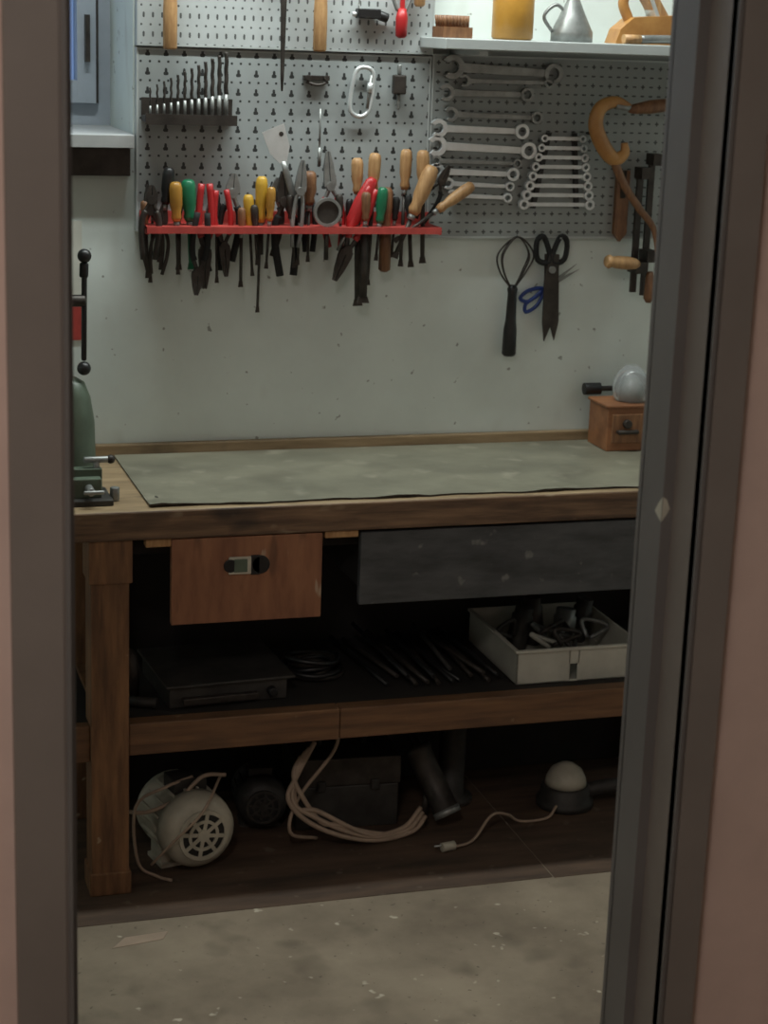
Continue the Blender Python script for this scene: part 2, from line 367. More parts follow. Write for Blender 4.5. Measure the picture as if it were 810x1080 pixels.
b=Bd(); b.lathe((1.250,-0.055,1.755),(1.250,-0.055,3),[(0,0.008),(0.005,0.012),(0.08,0.012),(0.1,0.006)],'handle',14); b.cyl((1.250,-0.055,1.85),(1.250,-0.055,1.95),0.003,'steeld'); b.done('bradawl')

b=Bd(); b.box(0.668,0.858,-0.075,-0.026,1.508,1.520,'iron'); b.box(0.668,0.858,-0.029,-0.0255,1.520,1.555,'iron'); b.box(0.668,0.858,-0.078,-0.073,1.503,1.524,'iron')
for i in range(12):
    x=0.682+i*0.0143; h=0.055+0.0068*i; r=0.0022+0.00024*i
    b.cyl((x,-0.052,1.52),(x,-0.052,1.52+h*0.35),r,'steeld',seg=8)
    b.sweep([(x+0.0007*math.cos(k*1.6),-0.052+0.0007*math.sin(k*1.6),1.52+h*0.35+h*0.65*k/10) for k in range(11)],r,'iron',n=2,seg=6,r2=r*0.85)
b.done('drill_bit_stand')
b=Bd(X=T(1.035,-0.034,1.603)); b.box(-0.028,0.028,-0.008,0.006,-0.005,0.005,'iron'); b.cyl((-0.02,-0.004,0),(-0.02,-0.016,0),0.006,'iron'); b.cyl((0.02,-0.004,0),(0.02,-0.016,0),0.006,'iron'); b.sweep([(-0.024,-0.010,-0.008),(0,-0.016,-0.014),(0.024,-0.010,-0.008)],0.003,'iron'); b.done('hook_bracket',bevel=0.001)
b=Bd(X=T(1.134,-0.040,1.578,-6))
b.sweep([(0.0,0,0.050),(0.018,0,0.044),(0.023,0,0.02),(0.022,0,-0.03),(0.010,0,-0.050),(-0.010,0,-0.050),(-0.022,0,-0.034),(-0.022,0,0.01),(-0.016,0,0.042)],0.0048,'steel',closed=True)
b.cyl((0.016,-0.002,0.036),(0.016,-0.002,-0.034),0.0035,'steeld'); b.cyl((0.016,-0.002,0.0),(0.016,-0.002,0.02),0.006,'steel'); b.done('carabiner')
b=Bd(X=T(1.216,-0.040,1.592)); b.box(-0.014,0.014,-0.010,0.008,-0.018,0.022,'iron'); b.cyl((0,0,0.022),(0,0,0.044),0.005,'steeld'); b.cyl((0,0,-0.018),(0,0,-0.05),0.004,'steeld'); b.done('drill_chuck_key',bevel=0.003)
b=Bd(); b.cyl((1.045,-0.04,1.46),(1.045,-0.04,1.54),0.0022,'steeld',seg=8); b.cyl((1.045,-0.04,1.42),(1.045,-0.04,1.46),0.004,'steeld',seg=8); b.done('scriber')

# ------------------------------------------------------------------ tool rack
RY=-0.075
b=Bd(); b.box(0.664,1.298,-0.118,-0.030,1.296,1.300,'redsteel'); b.box(0.664,1.298,-0.121,-0.117,1.287,1.301,'redsteel')
b.box(0.664,1.298,-0.032,-0.027,1.285,1.325,'redsteel')
for x in (0.664,1.294): b.box(x,x+0.004,-0.12,-0.028,1.285,1.301,'redsteel')
b.done('tool_rack')

def X(px): return 0.662+(px-150)*0.002058
def Z(py): return 1.413-(py-180)*0.00199

def screwdriver(x, zt, hl, r, mat, bl, tilt=0, y=RY, ferr='steeld', blade='iron', br=0.003, square=False, name='screwdriver'):
    b=Bd(X=T(x,y,zt,tilt))
    b.lathe((0,0,0),(0,0,-1),[(0,r*0.55),(hl*0.05,r*0.9),(hl*0.18,r*1.05),(hl*0.6,r),(hl*0.78,r*0.72),(hl*0.9,r*0.85),(hl,r*0.6)],mat,8 if square else 14)
    b.cyl((0,0,-hl),(0,0,-hl-0.012),r*0.5,ferr,seg=10)
    b.cyl((0,0,-hl-0.012),(0,0,-hl-bl+0.012),br,blade,seg=8)
    b.prism([(-br,-hl-bl+0.014),(br,-hl-bl+0.014),(br*1.5,-hl-bl),(-br*1.5,-hl-bl)],-br*0.5,br*0.5,blade)
    return b.done(name)

def pliers(x, z, s, hcol, tilt=0, jaw='iron', y=RY, name='pliers', nose=1.0, spread=1.0):
    b=Bd(X=T(x,y,z,tilt))
    for k in (-1,1):
        b.prism([(k*0.001,0.0),(k*0.013*s,0.0),(k*0.014*s,0.012*s),(k*0.010*s,0.035*s*nose),(k*0.004*s,0.055*s*nose),(k*0.001,0.055*s*nose)],-0.005*s,0.005*s,jaw)
        b.sweep([(-k*0.004*s,k*0.002,0.006*s),(k*0.006*s,0,-0.012*s),(k*0.020*s*spread,0,-0.04*s),(k*0.022*s*spread,0,-0.08*s),(k*0.014*s*spread,0,-0.13*s)],0.0048*s,jaw,n=4,flat=0.7)
        if hcol: b.sweep([(k*0.013*s*spread,0,-0.025*s),(k*0.0205*s*spread,0,-0.042*s),(k*0.022*s*spread,0,-0.08*s),(k*0.014*s*spread,0,-0.135*s)],0.0072*s,hcol,n=4,flat=0.85)
    b.cyl((0,-0.008*s,0),(0,0.008*s,0),0.010*s,jaw)
    return b.done(name)

pliers(X(158),Z(222),0.95,None,4); pliers(X(170),Z(236),0.8,None,-6)
pliers(X(157),Z(210),0.9,'iron',-2,y=-0.10,nose=0.6,spread=0.9)
screwdriver(X(177),Z(178),0.075,0.012,'black',0.12,-6)
screwdriver(X(182),Z(192),0.080,0.013,'amber',0.11,2,y=-0.09)
screwdriver(X(196),Z(190),0.085,0.015,'green',0.10,3,blade='green',br=0.006)
pliers(X(214),Z(262),1.0,'red',180,spread=0.6,nose=1.5); pliers(X(205),Z(284),0.9,'rubber',176,y=-0.095,spread=0.8)
pliers(X(234),Z(258),0.85,'red',184,spread=0.9,nose=1.4)
pliers(X(243),Z(204),1.05,'rubber',-5,jaw='steeld',spread=0.9,y=-0.062,nose=0.7)
screwdriver(X(258),Z(205),0.070,0.011,'yellow',0.10,4)
screwdriver(X(272),Z(186),0.095,0.0125,'yellow',0.19,-1)
screwdriver(X(280),Z(196),0.07,0.009,'amber',0.10,-3,y=-0.095)
pliers(X(296),Z(212),1.15,'rubber',3,jaw='iron',spread=0.9,name='pincers')
pliers(X(309),Z(200),0.9,None,-4,jaw='steeld',y=-0.10,nose=1.3,spread=0.5)
screwdriver(X(322),Z(180),0.07,0.014,'handled',0.12,0)
pliers(X(326),Z(205),0.9,'rubber',0,jaw='steeld',y=-0.052,spread=0.6)
pliers(X(289),Z(206),0.95,'iron',-8,jaw='steeld',y=-0.055,nose=0.7)
pliers(X(222),Z(232),0.8,'rubber',5,jaw='steeld',y=-0.055,nose=0.8)
b=Bd(X=T(X(337),-0.108,Z(221))); b.arc(0,0,0.030,0.024,0,360,-0.006,0.006,'steeld',32); b.arc(0,0,0.024,0.0,0,360,-0.002,0.002,'iron',32); b.cyl((0,0,-0.03),(0,0,-0.10),0.005,'iron'); b.done('inspection_mirror')
pliers(X(346),Z(196),0.95,'red',6,jaw='steeld',y=-0.06,nose=1.4)
pliers(X(361),Z(262),1.05,'red',158,spread=0.55,y=-0.095,nose=1.2)
b=Bd(X=T(X(388),-0.09,Z(186),-26)); b.lathe((0,0,0),(0,0,-1),[(0,0.008),(0.01,0.014),(0.06,0.018),(0.10,0.015),(0.118,0.007)],'red',14,(1,0.7)); b.cyl((0,0,-0.115),(0,0,-0.17),0.004,'steeld'); b.done('wood_scraper')
screwdriver(X(374),Z(166),0.075,0.0125,'handle',0.24,2,blade='iron',br=0.007,name='chisel',y=-0.06)
screwdriver(X(391),Z(160),0.080,0.0130,'handle',0.20,-2,blade='iron',br=0.005,name='chisel')
screwdriver(X(379),Z(200),0.06,0.010,'handled',0.175,0,blade='iron',br=0.009,name='chisel',y=-0.10)
screwdriver(X(397),Z(195),0.075,0.0115,'green',0.08,-4,y=-0.10)
b=Bd(X=T(X(405),-0.075,Z(196),0)); b.lathe((0,0,0),(0,0,-1),[(0,0.008),(0.01,0.014),(0.05,0.013),(0.07,0.010),(0.085,0.010),(0.09,0.013),(0.175,0.013),(0.18,0.006)],'handled',14); b.done('bradawl')
screwdriver(X(427),Z(156),0.085,0.0125,'handle',0.165,-1,br=0.004,name='chisel',y=-0.06)
screwdriver(X(441),Z(156),0.085,0.0135,'handle',0.155,2,br=0.005,name='chisel',y=-0.085)
screwdriver(X(450),Z(172),0.110,0.0165,'handle',0.10,-22,br=0.005,y=-0.10,name='chisel')
screwdriver(X(494),Z(191),0.095,0.0125,'handle',0.115,-55,br=0.004,y=-0.105,name='file')
pliers(X(466),Z(190),0.7,'rubber',-28,jaw='iron',y=-0.06)
for (px,pb,r,ti) in ((152,285,0.004,3),(163,300,0.003,-2),(226,298,0.003,1),(250,288,0.0035,0),(263,268,0.003,4),(300,282,0.003,5),(318,262,0.003,-6),(352,268,0.003,4),(366,262,0.003,0),(416,270,0.003,-3),(430,282,0.0045,4),(188,282,0.0045,0),(312,275,0.003,-2)):
    screwdriver(X(px),Z(208+random.randint(-6,10)),0.05,0.008,random.choice(['black','handled','rubber','iron']),Z(215)-Z(pb)-0.03,ti,y=-0.06+random.uniform(-0.03,0.01),br=r)
b=Bd(X=T(X(291),-0.085,Z(165),18)); b.prism([(-0.026,0.060),(0.024,0.064),(0.022,0.015),(0.008,-0.012),(-0.008,-0.012),(-0.022,0.012)],-0.001,0.001,'steel')
b.arc(0.012,0.045,0.005,0,0,360,-0.0014,0.0014,'iron',12)
b.lathe((0,0,-0.010),(0,0,-1),[(0,0.005),(0.02,0.007),(0.10,0.009),(0.115,0.006)],'steeld',12,(1,0.6)); b.done('putty_knife')

# ------------------------------------------------------------------ wrenches
def wrench(x0,x1,z,mat,w=0.011,ang=0,y=-0.036,nm='combination_wrench'):
    L=x1-x0; b=Bd(X=T((x0+x1)/2,y,z,ang)); h=L/2
    ro=w*1.05
    b.arc(h-ro,0,ro,ro*0.55,0,360,-0.006,0.006,mat,20)
    b.arc(-h+ro*1.15,0,ro*1.2,ro*0.6,-130,150,-0.005,0.005,mat,20)
    b.prism([(-h+ro*1.9,-w*0.5),(h-ro*1.8,-w*0.4),(h-ro*1.8,w*0.4),(-h+ro*1.9,w*0.5)],-0.0035,0.0035,mat)
    b.cyl((0,0.0025,0),(0,0.0105,0),0.002,'iron',seg=6)
    return b.done(nm, bevel=0.001)
wrench(1.310,1.590,1.630,'steeld',0.021,-2); wrench(1.305,1.525,1.580,'steeld',0.015,0)
wrench(1.32,1.548,1.533,'steeld',0.013,-1); wrench(1.290,1.518,1.503,'steel',0.016,-1)
wrench(1.285,1.538,1.464,'steel',0.018,-2); wrench(1.295,1.505,1.434,'steeld',0.010,-1); wrench(1.292,1.500,1.411,'steel',0.014,-1.5)
wrench(1.325,1.490,1.385,'steel',0.010,-2); wrench(1.335,1.486,1.360,'steel',0.010,-2)
wrench(1.35,1.57,1.606,'steeld',0.011,0)
b=Bd()
for i in range(8):
    z=1.488-i*0.0205; w=0.090+0.0095*i; r=0.0082+0.0005*i; cx=1.598-0.001*i
    for k in (-1,1):
        b.arc(cx+k*w/2,z,r,r*0.5,0,360,-0.047,-0.036,'steel',14)
    b.box(cx-w/2+r*0.8,cx+w/2-r*0.8,-0.044,-0.039,z-0.004,z+0.004,'steel')
for k in (-1,1): b.prism([(1.598+k*0.030-0.005,1.500),(1.598+k*0.030+0.005,1.500),(1.591+k*0.052+0.005,1.335),(1.591+k*0.052-0.005,1.335)],-0.036,-0.027,'black')
b.done('ring_spanner_set')

# ------------------------------------------------------------------ brace, bar clamps
b=Bd(); y=-0.105
b.sweep([(1.725,y,1.560),(1.690,y,1.572),(1.655,y,1.558),(1.646,y,1.520),(1.668,y,1.475),(1.695,y,1.450),(1.718,y,1.462),(1.716,y,1.485)],lambda t:0.008+0.010*math.sin(math.pi*min(1,t*1.0)),'ochre',flat=0.6)
b.lathe((1.72,y,1.556),(1.85,y,1.573),[(0,0.006),(0.01,0.010),(0.05,0.015),(0.09,0.014),(0.11,0.007)],'handled',14)
b.cyl((1.69,y,1.563),(1.73,y,1.558),0.007,'steeld')
b.cyl((1.82,y,1.568),(1.87,y,1.578),0.010,'iron')
b.sweep([(1.690,y,1.455),(1.722,y,1.395),(1.765,y,1.34),(1.800,y,1.30),(1.815,y,1.245)],0.011,'handled',flat=0.5,r2=0.006)
b.cyl((1.66,y,1.50),(1.66,-0.026,1.50),0.003,'iron')
b.done('hand_brace')
def clamp(x, zt, zb, yy, hz):
    b=Bd(); b.box(x-0.007,x+0.007,yy-0.004,yy+0.004,zb,zt,'iron')
    b.prism([(x-0.012,zt),(x+0.012,zt),(x+0.012,zt-0.025),(x-0.012,zt-0.025)],yy-0.035,yy+0.006,'iron')
    b.prism([(x-0.013,hz+0.012),(x+0.013,hz+0.012),(x+0.013,hz-0.014),(x-0.013,hz-0.014)],yy-0.04,yy+0.008,'iron')
    return b
c=clamp(1.785,1.43,1.150,-0.05,1.21)
c.lathe((1.78,-0.088,1.218),(1.70,-0.095,1.225),[(0,0.006),(0.01,0.012),(0.03,0.015),(0.06,0.014),(0.07,0.012),(0.078,0.016),(0.085,0.012)],'handle',14); c.done('bar_clamp')
c=clamp(1.812,1.46,1.142,-0.048,1.235); c.lathe((1.812,-0.08,1.20),(1.812,-0.08,0),[(0,0.006),(0.01,0.010),(0.06,0.012),(0.07,0.006)],'handled',12); c.done('bar_clamp')
b=Bd(); b.arc(1.90,1.58,0.045,0.038,0,360,-0.05,-0.042,'iron'); b.box(1.896,1.904,-0.05,-0.026,1.53,1.56,'iron'); b.done('hole_saw_ring')
b=Bd(); b.prism([(1.735,1.42),(1.765,1.42),(1.765,1.28),(1.75,1.262),(1.735,1.28)],-0.04,-0.027,'handled'); b.cyl((1.75,-0.040,1.42),(1.75,-0.04,1.36),0.006,'iron'); b.done('wooden_wedge')

# ------------------------------------------------------------------ things hanging under right board
b=Bd(); y=-0.03
for (w,dy) in ((0.038,0),(0.022,0.012),(0.031,-0.012)):
    b.sweep([(1.500,y,1.155),(1.500-w*0.8,y+dy,1.195),(1.502-w,y+dy*1.2,1.235),(1.508,y,1.272),(1.510+w,y-dy*1.2,1.235),(1.506+w*0.7,y-dy,1.195),(1.504,y,1.155)],0.0020,'iron',n=5,seg=6)
b.lathe((1.502,y,1.165),(1.500,y,0.9),[(0,0.008),(0.01,0.012),(0.02,0.010),(0.08,0.012),(0.10,0.015),(0.155,0.016),(0.160,0.012)],'black',14)
b.cyl((1.508,-0.001,1.272),(1.508,y-0.012,1.275),0.002,'steeld',seg=8)
b.done('wire_whisk')
b=Bd(); y=-0.035
for k in (-1,1):
    b.sweep([(1.588+k*0.006,y,1.215),(1.588+k*0.004,y,1.235),(1.588+k*0.020,y,1.272),(1.588+k*0.036,y,1.262),(1.588+k*0.032,y,1.222)],0.0065,'rubber',closed=True,n=4)
    b.X=T(1.590,y+k*0.003,1.19,k*5)
    b.prism([(-0.012,0.045),(0.012,0.045),(0.019,-0.02),(0.016,-0.11),(0.004,-0.152),(-0.006,-0.11),(-0.015,-0.02)],-0.0025,0.0025,'iron'); b.X=Matrix.Identity(4)
b.cyl((1.590,y-0.01,1.20),(1.590,y+0.01,1.20),0.008,'steeld'); b.cyl((1.606,-0.001,1.268),(1.606,y-0.012,1.270),0.002,'steeld',seg=8)
b.done('tin_snips')
b=Bd(); y=-0.018
b.X=T(1.59,y,1.158,28)
b.prism([(0,-0.006),(0.085,0.0),(0,0.007)],-0.0015,0.0015,'steeld'); b.X=T(1.59,y,1.158,38); b.prism([(0,-0.006),(0.085,0.0),(0,0.007)],-0.0035,-0.0015,'steeld')
b.X=T(1.58,y,1.152,34); b.sweep([(0.0,0,0.004),(-0.03,0,0.018),(-0.055,0,0.015),(-0.045,0,-0.002),(-0.02,0,-0.002)],0.0045,'blue',closed=True,n=4); b.sweep([(0,0,-0.004),(-0.03,0,-0.022),(-0.06,0,-0.02),(-0.05,0,-0.004),(-0.02,0,-0.004)],0.0045,'blue',closed=True,n=4)
b.cyl((-0.025,0.004,0.008),(-0.025,0.017,0.008),0.0015,'steeld',seg=6)
b.done('scissors')
b=Bd(); b.box(0.40,0.548,-0.003,-0.0008,1.05,1.30,'white'); b.box(0.405,0.546,-0.004,-0.003,1.05,1.13,'redsteel'); b.done('paper_notice')

# ------------------------------------------------------------------ workbench
BF=-0.485
b=Bd()
b.box(0.30,1.98,BF,-0.022,0.775,0.800,'benchtop')
b.box(0.30,1.98,BF-0.002,BF+0.045,0.742,0.799,'benchwood')
b.box(0.30,1.98,-0.020,-0.001,0.742,0.825,'benchtop')
for x in (0.494,1.86):
    b.box(x,x+0.075,BF+0.008,BF+0.083,0.0013,0.775,'legwood')
    b.box(x,x+0.075,-0.10,-0.025,0.0013,0.775,'legwood')
    b.box(x+0.02,x+0.055,BF+0.08,-0.10,0.30,0.365,'legwood'); b.box(x+0.02,x+0.055,BF+0.08,-0.10,0.68,0.742,'legwood')
b.box(0.49,0.575,BF+0.003,BF+0.09,0.655,0.742,'legwood')
b.box(0.49,0.573,BF+0.004,BF+0.088,0.0013,0.05,'legwood')
b.box(0.569,1.002,BF+0.012,BF+0.05,0.295,0.362,'railwood'); b.box(1.003,1.86,BF+0.0125,BF+0.05,0.2955,0.3615,'railwood'); b.box(0.33,0.494,BF+0.02,BF+0.05,0.285,0.36,'railwood')
b.box(0.45,1.90,BF+0.05,-0.025,0.345,0.358,'shadewood')
b.box(0.40,1.96,-0.018,-0.002,0.0013,0.742,'shadewood')  # added near-black back panel, keeps the space under the bench in shade
b.box(0.575,1.86,BF+0.045,BF+0.065,0.70,0.742,'shadewood')
b.box(0.600,0.652,BF+0.006,BF+0.03,0.724,0.741,'handle')
b.box(0.958,1.028,BF+0.006,BF+0.03,0.726,0.741,'handle')
bench=b.done('workbench', bevel=0.003)
b=Bd()
b.box(0.650,0.952,BF+0.000,BF+0.018,0.566,0.740,'redwood'); b.box(0.70,0.90,BF+0.02,-0.12,0.66,0.73,'shadewood')
b.box(0.762,0.812,BF-0.004,BF,0.664,0.700,'cream')
b.box(0.806,0.825,BF-0.0045,BF,0.662,0.702,'black'); b.cyl((0.826,BF-0.0045,0.682),(0.826,BF+0.001,0.682),0.019,'black'); b.cyl((0.766,BF-0.0046,0.682),(0.766,BF,0.682),0.014,'black')
b.box(0.772,0.800,BF-0.005,BF,0.668,0.696,'castgreen')
parent_to(b.done('drawer_front', bevel=0.002), bench)
b=Bd(); b.box(1.032,1.75,BF+0.003,BF+0.022,0.585,0.736,'darkboard'); b.box(1.05,1.73,BF+0.04,-0.10,0.60,0.70,'shadewood'); parent_to(b.done('dark_drawer', bevel=0.002), bench)
# linoleum sheet with a slightly ragged, curling front edge
b=Bd(); n=60; top=[]; bot=[]
rows=[(-0.024,0),(-0.40,0),(-0.445,0.3),(-0.466,1)]
vs=[];fs=[]
for i in range(n+1):
    x=0.611+(1.97-0.611)*i/n
    jit=random.uniform(-0.0025,0.0025)+0.003*math.sin(i*0.5); lift=max(0,0.0022*math.sin(i*0.37)+0.0016*math.sin(i*0.9))+(0.003 if i<2 else 0)
    for (y,k) in rows: vs.append((x,y+jit*k,0.8040+lift*k))
    vs.append((x,rows[-1][0]+jit,0.8012+lift*0.7)); vs.append((x,-0.024,0.8005))
for i in range(n):
    for j in range(3): fs.append((i*6+j,(i+1)*6+j,(i+1)*6+j+1,i*6+j+1))
m0=len(fs)
edge=[(i*6+3,(i+1)*6+3,(i+1)*6+4,i*6+4) for i in range(n)]+[(i*6+4,(i+1)*6+4,(i+1)*6+5,i*6+5) for i in range(n)]+[(i*6+5,(i+1)*6+5,(i+1)*6,i*6) for i in range(n)]+[(0,1,2,3,4,5),tuple(n*6+k for k in (5,4,3,2,1,0))]
b.add(vs,fs,'mat'); b.mats.append(M['iron']); 
for f in edge: b.f.append(list(f)); b.mi.append(1); b.sm.append(False)  # mat edge coloured dark to draw the shadow line below its overhang
b.done('bench_mat')

BZ=0.8045
b=Bd(); b.box(1.700,1.835,-0.150,-0.045,BZ,0.905,'boxwood'); b.box(1.696,1.839,-0.154,-0.041,0.903,0.910,'boxwood'); b.box(1.71,1.80,-0.153,-0.149,BZ+0.018,BZ+0.085,'handled')
b.cyl((1.745,-0.153,0.868),(1.745,-0.166,0.868),0.010,'iron'); b.cyl((1.722,-0.162,0.850),(1.772,-0.162,0.850),0.005,'iron'); b.cyl((1.725,-0.15,0.850),(1.725,-0.162,0.850),0.004,'iron'); b.cyl((1.769,-0.15,0.850),(1.769,-0.162,0.850),0.004,'iron'); b.done('wooden_box', bevel=0.003)
b=Bd(); b.lathe((1.775,-0.10,0.9105),(1.775,-0.10,3),[(0,0.034),(0.01,0.040),(0.03,0.043),(0.055,0.038),(0.07,0.026),(0.080,0.014)],'clear',24); b.lathe((1.775,-0.10,0.9115),(1.775,-0.10,3),[(0,0.018),(0.03,0.020),(0.05,0.008)],'steeld',12); b.done('glass_bulb')
b=Bd(); b.cyl((1.69,-0.03,0.925),(1.73,-0.03,0.925),0.014,'black'); b.cyl((1.72,-0.03,0.925),(1.80,-0.03,0.925),0.006,'iron'); b.box(1.842,1.87,-0.04,-0.021,BZ,0.94,'iron'); b.cyl((1.80,-0.03,0.925),(1.85,-0.03,0.925),0.006,'iron'); b.done('hand_crank', bevel=0.001)

# ------------------------------------------------------------------ drill press
b=Bd(); cx=0.43; cy=-0.22
b.box(cx-0.10,cx+0.06,cy-0.09,cy+0.12,0.8005,0.825,'castgreen')
b.cyl((cx-0.01,cy+0.07,0.825),(cx-0.01,cy+0.07,1.50),0.025,'steeld')
b.lathe((cx+0.06,cy-0.02,0.826),(cx+0.06,cy-0.02,3),[(0,0.052),(0.02,0.050),(0.10,0.048),(0.15,0.040),(0.18,0.028),(0.19,0.012)],'castgreen',24)
b.box(cx-0.09,cx+0.04,cy-0.14,cy+0.10,1.30,1.46,'castgreen'); b.cyl((cx-0.02,cy-0.10,1.15),(cx-0.02,cy-0.10,1.30),0.022,'steeld'); b.cyl((cx-0.02,cy-0.10,1.08),(cx-0.02,cy-0.10,1.15),0.014,'iron')
b.cyl((cx+0.04,cy-0.03,1.17),(cx+0.09,cy-0.03,1.17),0.012,'iron'); b.box(cx-0.03,cx+0.05,cy-0.05,cy,1.15,1.31,'castgreen')
b.cyl((cx+0.086,cy-0.03,1.05),(cx+0.088,cy-0.03,1.255),0.0055,'black',seg=10); b.ball((cx+0.086,cy-0.03,1.035),0.014,'black'); b.ball((cx+0.088,cy-0.03,1.258),0.014,'black'); b.cyl((cx+0.0865,cy-0.03,1.215),(cx+0.0875,cy-0.03,1.245),0.009,'black')
b.done('drill_press', bevel=0.004)
b=Bd()
b.box(0.44,0.545,-0.44,-0.33,0.8005,0.812,'junk'); b.box(0.45,0.535,-0.36,-0.335,0.812,0.856,'castgreen'); b.box(0.45,0.525,-0.42,-0.395,0.812,0.850,'castgreen'); b.box(0.47,0.52,-0.395,-0.36,0.812,0.828,'steeld'); b.cyl((0.50,-0.455,0.832),(0.50,-0.36,0.832),0.008,'steeld'); b.cyl((0.485,-0.455,0.832),(0.525,-0.455,0.832),0.004,'steeld'); b.cyl((0.525,-0.35,0.812),(0.525,-0.35,0.875),0.006,'steeld'); b.cyl((0.50,-0.35,0.872),(0.553,-0.35,0.872),0.0065,'steeld'); b.ball((0.553,-0.35,0.872),0.009,'iron')
b.cyl((0.553,-0.40,0.8005),(0.553,-0.40,0.828),0.010,'steeld',seg=6)
b.done('machine_vise', bevel=0.002)

# ------------------------------------------------------------------ shelf contents
HZ=0.3585
b=Bd(); x0,x1,y0,y1,z1=1.412,1.700,-0.405,-0.10,HZ+0.078
b.box(x0,x1,y0,y1,HZ,HZ+0.004,'bin')
for (a,c,d,e) in ((x0,x0+0.004,y0,y1),(x1-0.004,x1,y0,y1),(x0,x1,y1-0.004,y1),(x0,1.535,y0,y0+0.004),(1.552,x1,y0,y0+0.004)): b.box(a,c,d,e,HZ,z1,'bin')
b.box(1.53,1.557,y0,y0+0.004,HZ+0.040,z1,'bin')
b.box(x0-0.006,x1+0.006,y0-0.006,y0,z1-0.006,z1,'bin'); b.box(x0-0.006,x0,y0,y1,z1-0.006,z1,'bin')
bino=b.done('plastic_storage_bin', bevel=0.0015)
b=Bd()
for (x,y,h,r,m,dx,dy) in ((1.49,-0.19,0.10,0.024,'junk',0.02,0.0),(1.55,-0.16,0.11,0.022,'iron',-0.01,0),(1.60,-0.20,0.09,0.026,'steeld',0.01,0.02),(1.65,-0.16,0.10,0.022,'junk',0.02,0)):
    b.lathe((x,y,HZ+0.006),(x+dx*3,y+dy,HZ+0.3),[(0,r*0.9),(0.004,r),(h*0.8,r),(h*0.82,r*0.85),(h,r*0.85)],m,16)
for k in range(9):
    x=1.45+random.random()*0.2; y=-0.34+random.random()*0.14; z=HZ+0.02+random.random()*0.03
    b.sweep([(x,y,z),(x+random.uniform(-.05,.05),y+random.uniform(-.03,.03),z+0.035),(x+random.uniform(-.06,.06),y+random.uniform(-.03,.03),z+0.02),(x+random.uniform(-.04,.04),y+random.uniform(-.03,.03),z)],0.005,random.choice(['iron','junk','black','steeld','bin']),n=5)
parent_to(b.done('bin_contents'), bino)
b=Bd(X=Matrix.Translation((0.78,-0.27,HZ))@Matrix.Rotation(math.radians(4),4,'Z'))
b.box(-0.125,0.125,-0.12,0.11,0.0,0.045,'junk'); b.box(-0.135,0.14,-0.13,0.12,0.045,0.052,'junk'); b.box(-0.10,0.06,-0.135,-0.12,0.008,0.024,'iron'); b.cyl((0.09,-0.12,0.022),(0.09,-0.14,0.022),0.010,'black')
b.done('hot_plate', bevel=0.003)
b=Bd()
for i in range(14):
    x=1.14+i*0.018+random.uniform(-0.006,0.006); z=HZ+0.006+(i%3)*0.011
    b.cyl((x,-0.40+random.uniform(0,0.06),z),(x-0.04+random.uniform(-0.04,0.04),-0.10,z+random.uniform(0,0.03)),0.005,random.choice(['iron','junk','black']),seg=8)
b.done('metal_rods')
b=Bd()
for i in range(6):
    r=0.040+0.008*i*0.7; pts=[(1.00+r*(1+0.1*math.sin(i*2.1))*math.cos(a*math.pi/4),-0.25+r*0.9*math.sin(a*math.pi/4),HZ+0.013+0.009*(i%4)+0.006*math.sin(a+i)) for a in range(8)]
    b.sweep(pts,0.006,'black' if i%2 else 'iron',closed=True,n=4)
b.done('cable_coil')
b=Bd(); b.lathe((0.60,-0.30,HZ),(0.60,-0.30,2),[(0,0.018),(0.05,0.02),(0.09,0.014),(0.10,0.006)],'iron',14); b.cyl((0.575,-0.36,HZ+0.012),(0.64,-0.39,HZ+0.012),0.011,'junk'); b.done('oiler')

# ------------------------------------------------------------------ under-bench floor contents
def motor(cx, cy, r, L, yaw, mat, name='electric_motor'):
    X0=Matrix.Translation((cx,cy,r+0.0135))@Matrix.Rotation(math.radians(yaw),4,'Z')
    b=Bd(X=X0)
    b.lathe((0,0,0),(0,1,0),[(0,r*0.60),(0.004,r*0.80),(0.016,r*0.96),(0.035,r),(0.055,r),(0.056,r*0.93),(L*0.8,r*0.93),(L*0.81,r),(L*0.92,r*0.97),(L,r*0.5)],mat,32)
    b.arc(0,0,r*0.66,0,0,360,-0.0025,0.002,'black',32)
    b.arc(0,0,r*0.68,r*0.58,0,360,-0.006,0.0,mat,32); b.arc(0,0,r*0.42,r*0.34,0,360,-0.006,0,mat,28); b.arc(0,0,r*0.17,0,0,360,-0.007,0,mat,20)
    for k in range(8):
        b.X=X0@Matrix.Rotation(math.radians(k*45+10),4,'Y'); b.box(r*0.1,r*0.62,-0.005,0,-r*0.05,r*0.05,mat)
    for k in range(18):
        b.X=X0@Matrix.Rotation(math.radians(k*20),4,'Y'); b.box(r*0.9,r*1.0,0.06,L*0.8,-0.0025,0.0025,mat)
    b.X=X0
    b.box(-r*0.8,r*0.8,L*0.35,L*0.75,-r-0.012,-r-0.004,mat); b.box(-r*0.75,-r*0.5,L*0.4,L*0.7,-r-0.006,-r*0.6,mat); b.box(r*0.5,r*0.75,L*0.4,L*0.7,-r-0.006,-r*0.6,mat)
    b.box(-r*0.45,r*0.45,L*0.35,L*0.65,r*0.85,r*1.22,'junk')
    b.cyl((0,L,0),(0,L+0.03,0),0.008,'steeld')
    return b.done(name)
motor(0.728,-0.435,0.080,0.19,12,'cream')
motor(0.895,-0.27,0.056,0.14,-6,'junk')
b=Bd(); b.sweep([(0.72,-0.36,0.192),(0.66,-0.38,0.182),(0.60,-0.37,0.14),(0.60,-0.40,0.03),(0.635,-0.425,0.006),(0.66,-0.45,0.006)],0.0035,'beige')
